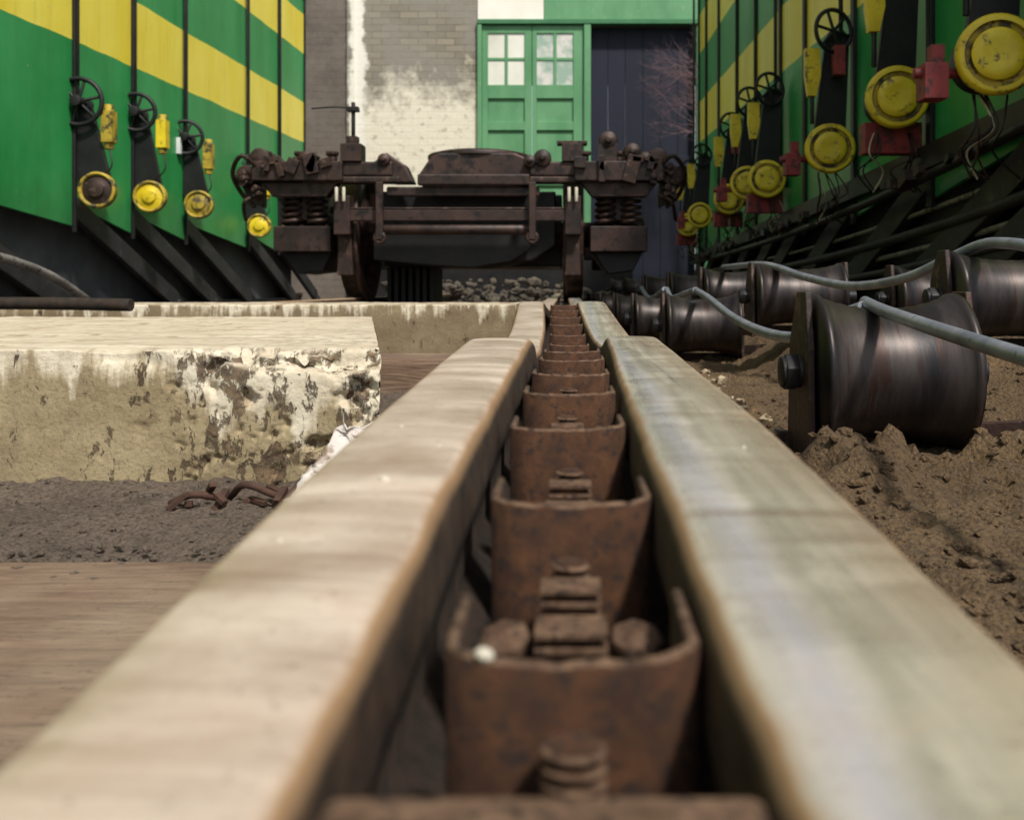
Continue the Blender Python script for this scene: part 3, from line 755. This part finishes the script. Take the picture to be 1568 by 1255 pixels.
b_.prism([(-.93,.98),(-.85,1.10),(-.80,1.125),(-.32,1.125),(-.26,1.10),(-.2,.98),(-.24,.90),(-.9,.90)],'y',6.30,7.9,BOGIE)
b_.box(-1.12,-.16,6.24,6.29,.845,.905,BOGIE)
b_.box(-.92,-.22,6.20,6.26,.91,.98,BOGIE)
b_.lathe((-.57,6.62,1.12),(0,0,1),[(.34,0),(.34,.025),(.28,.04),(.0,.045)],BOGIE,36)
b_.box(-1.64,-1.03,6.20,6.32,.925,.965,RUSTD); b_.box(-.22,.36,6.20,6.32,.925,.965,RUSTD)
b_.box(-1.5,-1.08,6.22,6.32,.97,1.06,BOGIE); b_.box(-.22,.2,6.22,6.32,.97,1.06,BOGIE)
b_.prism([(-1.2,1.06),(-1.12,1.12),(-1.0,1.04),(-.95,.93),(-1.08,.93)],'y',6.24,6.4,BOGIE)
b_.box(-1.26,-.02,6.95,8.3,.42,.92,BLACK)
b_.prism([(-1.24,.90),(-.06,.90),(-.06,.55),(-.22,.45),(-.5,.40),(-.9,.41),(-1.24,.46)],'y',6.5,6.9,BLACK)
b_.done('bolster',e,bevel=.01)
b_=B()
b_.box(-1.40,.06,6.16,6.20,.685,.755,BOGIE)
b_.box(-1.40,.06,6.155,6.19,.757,.768,RUSTD)
b_.cyl((-1.16,6.20,.635),(-.20,6.20,.635),.034,BOGIE,16)
for x in (-1.14,-.20):
    b_.box(x-.022,x+.022,6.10,6.14,.565,.92,BOGIE)
    b_.torus((x,6.12,.58),(0,1,0),.03,.014,BOGIE,14)
for x in (-1.38,.05):
    b_.box(x-.05,x+.05,6.15,6.28,.60,.84,BOGIE)
    for q in (-.025,.02): b_.cyl((x+q,6.12,.80),(x+q,6.12,.89),.010,PEB,8)
    b_.prism([(x-.04,.62),(x+.04,.62),(x+.05,.35),(x-.05,.35)],'y',6.24,6.30,RUSTD)
b_.prism([(-1.22,.62),(-.22,.62),(-.22,.52),(-.34,.44),(-.6,.40),(-.9,.42),(-1.22,.45)],'y',6.34,6.45,BLACK)
b_.done('brake_rigging',e,bevel=.006)
b_=B()
b_.box(-1.40,-1.27,6.2,6.35,1.06,1.17,BOGIE); b_.box(-1.37,-1.30,6.22,6.3,1.17,1.22,RUSTD)
b_.cyl((-1.335,6.28,1.2),(-1.335,6.28,1.44),.013,BLACK,8); b_.box(-1.37,-1.30,6.25,6.31,1.38,1.41,BLACK)
b_.tube([(-1.6,6.28,1.40),(-1.45,6.28,1.41),(-1.335,6.28,1.40)],.006,BLACK,6)
b_.box(-.02,.11,6.2,6.35,1.06,1.17,BOGIE); b_.box(-.05,.14,6.22,6.33,1.17,1.19,RUSTD)
for x,z,r in ((.27,1.19,.06),(-.14,1.08,.055),(-.22,1.06,.04),(.42,1.12,.055),(-1.13,1.07,.04),(-1.62,1.08,.045),(.50,1.07,.05)):
    b_.lathe((x,6.2,z),(0,1,0),[(0,-.03),(r*.3,-.03),(r*.35,-.005),(r*.9,0),(r,.01),(r,.08),(0,.08)],BOGIE,20)
b_.box(.215,.325,6.2,6.33,1.05,1.17,BOGIE)
b_.box(.36,.45,6.22,6.33,1.05,1.14,RUSTD); b_.box(-1.7,-1.6,6.22,6.33,1.0,1.09,RUSTD)
for k in range(18):
    x=random.choice((-1,1))*random.uniform(.72,1.25)+CX; l=random.uniform(.012,.045)
    b_.box(x-l,x+l,6.13,6.2,.97+random.uniform(-.05,.08),1.0+random.uniform(.04,.10),random.choice((RUSTD,BOGIE)),Matrix.Rotation(random.uniform(-.5,.5),3,'Y'))
b_.done('top_fittings',e,bevel=.005)
b_=B()
for i in range(7): b_.box(-1.25+i*.05,-1.222+i*.05,7.0,7.5,.08,.415,BLACK)
b_.done('brake_shoes',e)

# ------------------------------------------------------------------ background building
YB=14.1
e=empty('masonry_engine_shed')
b_=B(); b_.box(-16,-1.235,YB,YB+8,0,7.5,MASON); b_.box(3.9,16,YB,YB+8,0,7.5,MASON); b_.box(-1.235,3.9,YB,YB+8,4.75,7.5,MASON); b_.done('walls',e)
b_=B(); b_.prism([(-16.4,7.5),(16.4,7.5),(16.4,7.75),(0,9.6),(-16.4,7.75)],'y',YB-.4,YB+8.4,ROOF); b_.done('roof',e)
b_=B(); b_.box(-3.08,-2.98,YB-.06,YB-.002,0,7.4,MASON); b_.done('pilaster',e,bevel=.01)
e2=empty('dark_backing')
b_=B(); b_.box(-2.9,.9,YB-.9,YB-.6,.0,.80,BLACK); b_.box(-2.6,-2.3,YB-.6,YB-.1,0,.9,BLACK); b_.box(.2,.5,YB-.6,YB-.1,0,.9,BLACK)  # black boxes added as backing to darken the area below the bogie
b_.done('backing_boxes',e2,bevel=.01)
def p5():
    return random.uniform(-2.2,.3),random.uniform(11.8,13.1),.05+random.random()**2*.32
rubble('scrap_heap',420,p5,.02,.09,GRAV,2)
e=empty('green_shed_doors')
b_=B()
b_.box(-1.235,-.30,YB-.02,YB+.1,4.06,4.745,CREAM)
b_.box(-.295,3.9,YB-.03,YB+.1,4.06,4.745,GDOOR)
b_.box(-1.235,3.9,YB-.08,YB+.05,3.99,4.055,GDARK)
b_.box(-1.235,-1.175,YB-.07,YB+.1,0,3.985,GDOOR)
b_.box(.27,.365,YB-.07,YB+.1,0,3.985,GDOOR); b_.box(1.86,3.9,YB-.05,YB+.1,0,3.985,GDOOR)
b_.done('door_frame',e,bevel=.006)
b_=B()
for k,(xa,xb,pm,wl) in enumerate(((-1.172,-.470,PANE,(-1.09,-.57)),(-.462,.267,PANE2,(-.40,.12)))):
    y0=YB-.02
    wz0,wz1=3.14,3.87
    b_.box(xa,wl[0],y0,y0+.06,.05,3.98,GDOOR); b_.box(wl[1],xb,y0,y0+.06,.05,3.98,GDOOR)
    b_.box(wl[0],wl[1],y0,y0+.06,wz1,3.98,GDOOR)
    for a in (.05,.85,1.72,2.50,2.95): b_.box(wl[0],wl[1],y0,y0+.06,a,a+(.19 if a>2.9 else .12),GDOOR)
    b_.box(wl[0],wl[1],y0+.035,y0+.055,.05,3.0,GDOOR)
    mx=(wl[0]+wl[1])/2
    for wa,wb in ((wl[0],mx-.02),(mx+.02,wl[1])):
        for za,zb in ((wz0,3.485),(3.525,wz1)): b_.box(wa,wb,y0+.02,y0+.03,za,zb,pm)
    b_.box(mx-.02,mx+.02,y0+.005,y0+.05,wz0,wz1,GDOOR); b_.box(wl[0],wl[1],y0+.008,y0+.048,3.485,3.525,GDOOR)
b_.box(-.51,-.50,YB-.05,YB-.02,1.4,1.6,BLACK)
b_.done('door_leaves',e,bevel=.004)
b_=B()
for i in range(6): b_.box(.368+i*.249,.368+i*.249+.245,YB+.14,YB+.2,0.02,3.985,NAVY)
b_.box(.368,1.858,YB+.11,YB+.14,2.0,2.15,NAVY)
b_.done('sliding_door',e,bevel=.004)

b_=B()
def branch(p,d,L,r,dep):
    pts=[p]; q=p.copy(); dd=d.copy()
    for k in range(4):
        dd=(dd+Vector((random.uniform(-.25,.25),random.uniform(-.15,.15),random.uniform(-.2,.25)))).normalized()
        q=q+dd*L/4; pts.append(q.copy())
    b_.tube(pts,r,BARK,5,smooth=2,r_end=r*.4)
    if dep==0: return
    for k in range(4 if dep>1 else 5):
        i=random.randint(1,4)
        nd_=(dd+Vector((random.uniform(-.9,.6),random.uniform(-.3,.3),random.uniform(-.7,.8)))).normalized()
        branch(pts[i],nd_,L*random.uniform(.5,.72),r*.5,dep-1)
b_.tube([(2.35,13.2,0),(2.3,13.2,1.2),(2.2,13.2,2.3),(2.15,13.2,3.0)],.05,BARK,8,r_end=.03)
for k in range(7):
    branch(Vector((2.2,13.2,2.2+.14*k)),Vector((-1,random.uniform(-.2,.2),random.uniform(-.1,.7))).normalized(),.74,.010,3)
b_.done('bare_tree')

# ------------------------------------------------------------------ world, sun, camera
w=bpy.data.worlds.new('World'); S.world=w; w.use_nodes=True; nt=w.node_tree
sky=nd(nt,'ShaderNodeTexSky',sky_type='NISHITA'); sky.sun_disc=False
el=math.radians(52); az=math.radians(150)   # behind the camera, a little to the right
sky.sun_elevation=el; sky.sun_rotation=az; sky.air_density=1.0; sky.dust_density=2; sky.ozone_density=1
hs_=nd(nt,'ShaderNodeHueSaturation'); hs_.inputs['Saturation'].default_value=.35
nt.links.new(sky.outputs[0],hs_.inputs['Color'])
bg=nt.nodes['Background']; nt.links.new(hs_.outputs[0],bg.inputs[0]); bg.inputs['Strength'].default_value=.13
L=bpy.data.lights.new('sun','SUN'); L.energy=4.2; L.angle=math.radians(5); L.color=(1,.94,.85)
so=bpy.data.objects.new('sun',L); S.collection.objects.link(so)
d=Vector((math.sin(az)*math.cos(el),math.cos(az)*math.cos(el),math.sin(el)))
so.rotation_euler=d.to_track_quat('Z','Y').to_euler()
cam=bpy.data.cameras.new('camera'); co=bpy.data.objects.new('camera',cam); S.collection.objects.link(co)
co.location=(0,0,H); co.rotation_euler=(math.radians(90),0,0)
cam.lens=35; cam.sensor_width=36; cam.shift_x=-.0517; cam.shift_y=-.119
cam.clip_start=.02; cam.clip_end=2000
cam.dof.use_dof=True; cam.dof.focus_distance=1.4; cam.dof.aperture_fstop=10
S.camera=co
S.view_settings.view_transform='Standard'; S.view_settings.look='None'; S.view_settings.exposure=0
